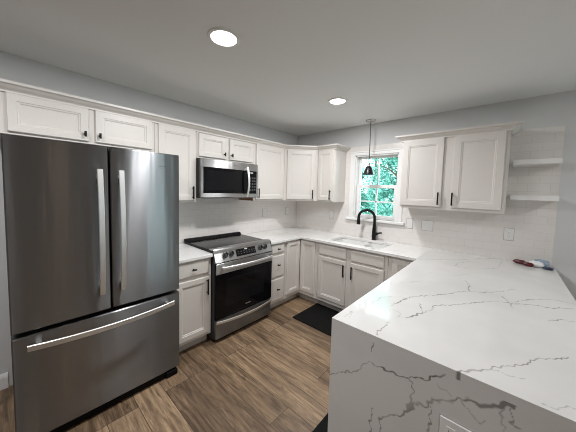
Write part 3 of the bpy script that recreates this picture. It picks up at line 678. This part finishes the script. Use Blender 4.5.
# ------------------------------------------------------------------ range
RY0, RY1 = -1.984, -1.230; ry = (RY0 + RY1) / 2
t = thing('range', 'stainless steel electric slide-in range with black glass oven door', 'stove', (.33, ry, 0))
obj('range_body', MB().box(.02, .650, RY0 + .002, RY1 - .002, .03, .915, .003), M['darkside'], t, label='black range side')
for yy in (RY0 + .05, RY1 - .05):
    for xx in (.58, .10): obj('foot', MB().lathe([(.018, 0), (.018, .03), (.012, .03), (.012, 0)], (xx, yy, 0), n=12), M['blackplastic'], t)
ck = obj('cooktop', MB().box(.016, .640, RY0 - .004, RY1 + .004, .9155, .936, .004), M['cooktop'], t)
obj('rear_trim', MB().loft([[(.012, y, .936), (.075, y, .936), (.055, y, .962), (.012, y, .962)] for y in (RY0, RY1)]), M['blackplastic'], ck)
def ringmark(x, y, r):
    return MB().lathe([(r - .0015, 0), (r + .0015, 0), (r + .0015, .0004), (r - .0015, .0004), (r - .0015, 0)], (x, y, .936), n=40, cap=False)
for (x, y, r) in ((.47, RY0 + .20, .105), (.47, RY1 - .20, .125), (.22, RY0 + .20, .085), (.22, RY1 - .20, .085), (.22, ry, .06)):
    obj('burner_ring', ringmark(x, y, r), M['greyside'], ck)
# control panel, leaning back
A, Bp = Vector((.632, 0, .948)), Vector((.690, 0, .826))
b = MB().loft([[(.56, y, .937), (.56, y, .944), (.625, y, .949), (A.x, y, A.z), (Bp.x, y, Bp.z), (Bp.x - .004, y, Bp.z - .008), (.652, y, Bp.z - .008), (.652, y, .937)] for y in (RY0 - .004, RY1 + .004)])
cp = obj('control_panel', b, M['steel2'], t)
dz = (A - Bp).normalized(); nn = Vector((-dz.z * -1, 0, 0)); nn = Vector((dz.z, 0, -dz.x)).normalized()
def onpanel(y, s, off=0): p = Bp + (A - Bp) * s + nn * off; return Vector((p.x, y, p.z))
def plate(parent, name, y0, y1, s0, s1, off, material):
    b = MB().loft([[onpanel(y0, s0, -.001), onpanel(y1, s0, -.001), onpanel(y1, s1, -.001), onpanel(y0, s1, -.001)], [onpanel(y0, s0, off), onpanel(y1, s0, off), onpanel(y1, s1, off), onpanel(y0, s1, off)]])
    return obj(name, b, material, parent)
dp = plate(cp, 'display_panel', -1.735, -1.475, .14, .88, .003, M['glassblack'])
plate(dp, 'clock_display', -1.622, -1.586, .58, .68, .0036, M['display'])
for i in range(7):
    for sv in (.30, .46):
        y = -1.715 + i * .036; q = [onpanel(y + a, sv + c, .0034) for a, c in ((0, 0), (.016, 0), (.016, .05), (0, .05))]
        obj('touch_key', MB().loft([q, [p + nn * .0004 for p in q]]), M['slot'], dp)
for y in (-1.865, -1.795, -1.405, -1.335):
    c = onpanel(y, .47)
    kb = MB().tube([c, c + nn * .006, c + nn * .008, c + nn * .030, c + nn * .033], [.027, .027, .0215, .0195, .017], 20)
    k = obj('knob', kb, M['knobsteel'], cp, smooth=True, angle=35)
    up = dz; g = c + nn * .034
    obj('grip', MB().loft([[g + up * .018 + Vector((0, .005, 0)), g + up * .018 - Vector((0, .005, 0)), g - up * .018 - Vector((0, .005, 0)), g - up * .018 + Vector((0, .005, 0))], [g + nn * .010 + up * .016 + Vector((0, .003, 0)), g + nn * .010 + up * .016 - Vector((0, .003, 0)), g + nn * .010 - up * .016 - Vector((0, .003, 0)), g + nn * .010 - up * .016 + Vector((0, .003, 0))]]), M['black'], k)
    obj('knob_base', MB().tube([c - nn * .001, c + nn * .003], .031, 20), M['black'], k)
# oven door
od = obj('oven_door', MB().box(.6525, .690, RY0 + .002, RY1 - .002, .246, .812, .004), M['glassblack'], t, label='black glass oven door')
obj('door_top_band', MB().box(.686, .694, RY0 + .002, RY1 - .002, .704, .812, .003), M['steel2'], od, label='stainless band carrying the oven handle')
b = MB().box(.6895, .6912, RY0 + .10, RY1 - .10, .34, .36)
obj('oven_window', MB().box(.6885, .6906, RY0 + .12, RY1 - .12, .36, .64, .0005), M['cooktop'], od, label='slightly lighter oven window')
bow_handle(od, (.692, RY0 + .045, .772), (.692, RY1 - .045, .772), (1, 0, 0), .026, .014, .040, .072, (0, 0, 1))
text('brand_lettering', 'FRIGIDAIRE', .013, (.6907, ry + .02, .300), (0, 1, 0), (0, 0, 1), M['logolight'], od)
b = MB().box(.650, .685, RY0 + .004, RY1 - .004, .045, .236, .004)
sd = obj('storage_drawer', b, M['steel'], t)
bow_handle(sd, (.680, RY0 + .010, .216), (.680, RY1 - .010, .216), (1, 0, 0), .032, .010, .008, .060, (.35, 0, 1), posts=False)
obj('kick_shadow_rail', MB().box(.60, .645, RY0 + .01, RY1 - .01, .008, .045), M['blackplastic'], t)

# ------------------------------------------------------------------ microwave
MY0, MY1, MZ0, MZ1, MX = -1.984, -1.224, 1.444, 1.862, .392
t = thing('microwave', 'stainless over-the-range microwave with black glass door under short cabinet', 'microwave', (.2, ry, MZ0))
obj('microwave_body', MB().box(.008, MX - .032, MY0 + .002, MY1 - .002, MZ0, MZ1, .003), M['darkside'], t, label='dark microwave casing')
b = MB()
b.box(MX - .030, MX, MY0, MY1, MZ0 + .006, 1.498, .004).box(MX - .030, MX, MY0, MY1, 1.770, MZ1 - .004, .004)
b.box(MX - .030, MX, MY0, MY0 + .026, 1.4975, 1.7705).box(MX - .030, MX, MY1 - .020, MY1, 1.4975, 1.7705)
ft = obj('front_frame', b, M['steel2'], t, label='stainless frame of the microwave front')
wn = obj('door_glass', MB().box(MX - .028, MX - .002, MY0 + .024, -1.382, 1.496, 1.772, .001), M['glassblack'], t)
obj('window_screen', MB().box(MX - .004, MX - .0014, MY0 + .065, -1.50, 1.53, 1.74, .0004), M['cooktop'], wn)
kp = obj('control_panel', MB().box(MX - .028, MX - .002, -1.376, MY1 - .018, 1.496, 1.772, .001), M['glassblack'], t)
obj('clock_display', MB().box(MX - .003, MX - .0014, -1.345, -1.300, 1.742, 1.756), M['display'], kp)
for i in range(3):
    for j in range(5): obj('touch_key', MB().box(MX - .003, MX - .0015, -1.350 + i * .035, -1.328 + i * .035, 1.535 + j * .036, 1.553 + j * .036), M['slot'], kp)
bow_handle(t, (MX - .002, -1.408, 1.462), (MX - .002, -1.408, 1.812), (1, 0, 0), .026, .012, .030, .062, (0, 1, 0))
obj('vent_panel', MB().box(.05, .33, MY0 + .06, MY1 - .06, MZ0 - .004, MZ0 + .002), M['slot'], t)
text('brand_lettering', 'FRIGIDAIRE', .012, (MX + .0002, -1.55, 1.812), (0, 1, 0), (0, 0, 1), M['logo'], ft)

# ------------------------------------------------------------------ shelves
G_SH = 'floating shelves right of the cabinet'
for z, lab in ((1.838, 'upper white floating shelf right of the two-door cabinet'), (1.518, 'lower white floating shelf right of the two-door cabinet')):
    o = obj('floating_shelf', MB().box(2.776, 3.085, -.20, -.0062, z, z + .045, .002), M['shelf']); tag(o, lab, 'shelf', G_SH)

# ------------------------------------------------------------------ outlets and switches
G_OUT = 'outlets and switches'
def wallplate(name, label, cat, c, u, n, gangs, fill):
    """gangs = list of 'outlet' or 'switch'; fill = plate tint"""
    c, u, n = Vector(c), Vector(u), Vector(n); z = Vector((0, 0, 1)); wd = .072 + .046 * (len(gangs) - 1); ht = .118
    t = thing(name, label, cat, c, G_OUT)
    def slabp(o, a, d, hw, hh, d0, d1, mb):
        q = [(-hw, -hh), (hw, -hh), (hw, hh), (-hw, hh)]; k = .86 if d1 > .004 else 1.0
        return mb.loft([[o + u * (a + x) + z * (d + y) + n * d0 for x, y in q], [o + u * (a + x * k if k == 1 else a + x - math.copysign(.0025, x)) + z * (d + y if k == 1 else d + y - math.copysign(.0025, y)) + n * d1 for x, y in q]])
    obj('gasket_or_shade_rim', slabp(c, 0, 0, wd / 2 + .004, ht / 2 + .004, 0, .0015, MB()), M['rim'], t, label='grey edge standing for the shadow gap round the plate')  # flat grey edge, its colour stands for shade behind the plate
    obj('cover_plate', slabp(c, 0, 0, wd / 2, ht / 2, 0, .006, MB()), M['plate'], t)
    for i, gk in enumerate(gangs):
        a = (i - (len(gangs) - 1) / 2) * .046
        if gk == 'switch':
            obj('rocker', slabp(c, a, 0, .0165, .033, .004, .0085, MB()), M['plate'], t)
        else:
            rc = obj('receptacle', slabp(c, a, 0, .0165, .034, .004, .0075, MB()), M['plate'], t)
            b = MB()
            for s in (-.017, .017):
                slabp(c, a - .006, s, .0022, .0065, .007, .0079, b); slabp(c, a + .006, s, .0022, .0055, .007, .0079, b); slabp(c, a, s - .011, .0032, .0028, .007, .0079, b)
            obj('slots', b, M['slot'], rc)
    return t
nL, uL = (1, 0, 0), (0, 1, 0); nB, uB = (0, -1, 0), (1, 0, 0)
wallplate('wall_outlet', 'white outlet on the tile right of the range', 'outlet', (.0062, -.757, 1.196), uL, nL, ['outlet'], 0)
wallplate('wall_switch', 'white switch plate on the range wall beside the corner', 'switch', (.0062, -.245, 1.205), uL, nL, ['switch'], 0)
wallplate('wall_outlet', 'white outlet on the tile left of the window', 'outlet', (.735, -.0062, 1.185), uB, nB, ['outlet'], 0)
wallplate('wall_switch', 'white single switch just right of the window', 'switch', (1.865, -.0062, 1.178), uB, nB, ['switch'], 0)
wallplate('wall_switch', 'white double switch plate under the two-door cabinet', 'switch', (2.062, -.0062, 1.174), uB, nB, ['switch', 'switch'], 0)
wallplate('wall_outlet', 'white outlet on the tile below the lower shelf', 'outlet', (2.790, -.0062, 1.172), uB, nB, ['outlet'], 0)
wallplate('wall_outlet', 'white outlet plate on the veined waterfall panel of the peninsula', 'outlet', (2.680, PYF - .0002, .662), uB, nB, ['outlet', 'outlet'], 0)

# ------------------------------------------------------------------ mats
G_MAT = 'black floor mats'
o = obj('floor_mat', MB().box(.885, 1.60, -1.06, -.540, 0.0005, .012, .004), M['rubber']); tag(o, 'black rubber floor mat before the sink cabinet', 'mat', G_MAT)
o = obj('floor_mat', MB().box(1.915, 2.27, -2.15, -1.30, 0.0005, .012, .004), M['rubber']); tag(o, 'black floor mat beside the peninsula foot, mostly hidden', 'mat', G_MAT)

# ------------------------------------------------------------------ small packets by the wall
G_PK = 'small packets on the peninsula against the wall'
def pillow(name, c, L, W, H, yaw, material, seed, ridge=.010):
    rnd = random.Random(seed); nx, ny = 14, 9; c = Vector(c); ca, sa = math.cos(yaw), math.sin(yaw)
    def P(i, j, s):
        u = i / nx * 2 - 1; v = j / ny * 2 - 1
        k = max(0, (1 - abs(u) ** 3) * (1 - abs(v) ** 2.6)); wob = 1 + .22 * math.sin(5 * u + seed) * math.cos(4 * v + seed * 1.7)
        h = H * (.5 + s * .5 * (k ** .45) * wob) if s > 0 else H * .5 - H * .5 * min(1, k ** .45 * 1.0)
        x, y = u * L / 2 * (1 - .05 * v * v), v * W / 2 * (1 - .08 * u * u)
        return c + Vector((x * ca - y * sa, x * sa + y * ca, h + .0006))
    mb = MB(); bm = mb.bm; T = {}; Bt = {}
    for i in range(nx + 1):
        for j in range(ny + 1):
            T[i, j] = bm.verts.new(P(i, j, 1))
            Bt[i, j] = T[i, j] if i in (0, nx) or j in (0, ny) else bm.verts.new(P(i, j, -1))
    for i in range(nx):
        for j in range(ny):
            bm.faces.new((T[i, j], T[i + 1, j], T[i + 1, j + 1], T[i, j + 1])); f = (Bt[i, j + 1], Bt[i + 1, j + 1], Bt[i + 1, j], Bt[i, j])
            if len(set(f)) == 4 and not (set(f) <= {T[i, j], T[i + 1, j], T[i + 1, j + 1], T[i, j + 1]}): bm.faces.new(f)
    return obj(name, mb, material, smooth=True)
o = pillow('packet', (2.880, -.085, CT), .085, .070, .036, -.35, M['red'], 1); tag(o, 'dark red packet lying leftmost of the row against the wall', 'packet', G_PK)
o = pillow('packet', (2.940, -.150, CT), .075, .055, .034, -.25, M['red'], 2); tag(o, 'dark red packet lying in front of the white one', 'packet', G_PK)
o = pillow('packet', (2.992, -.125, CT), .105, .065, .050, -.24, M['white'], 4); tag(o, 'white labelled packet in the middle of the row', 'packet', G_PK)
o = pillow('packet', (3.030, -.058, CT), .110, .060, .060, -.10, M['blue'], 6); tag(o, 'pale blue packet behind the white one', 'packet', G_PK)
o = pillow('packet', (3.066, -.160, CT), .070, .050, .022, -.30, M['navy'], 7); tag(o, 'small flat dark blue packet nearest the counter edge', 'packet', G_PK)
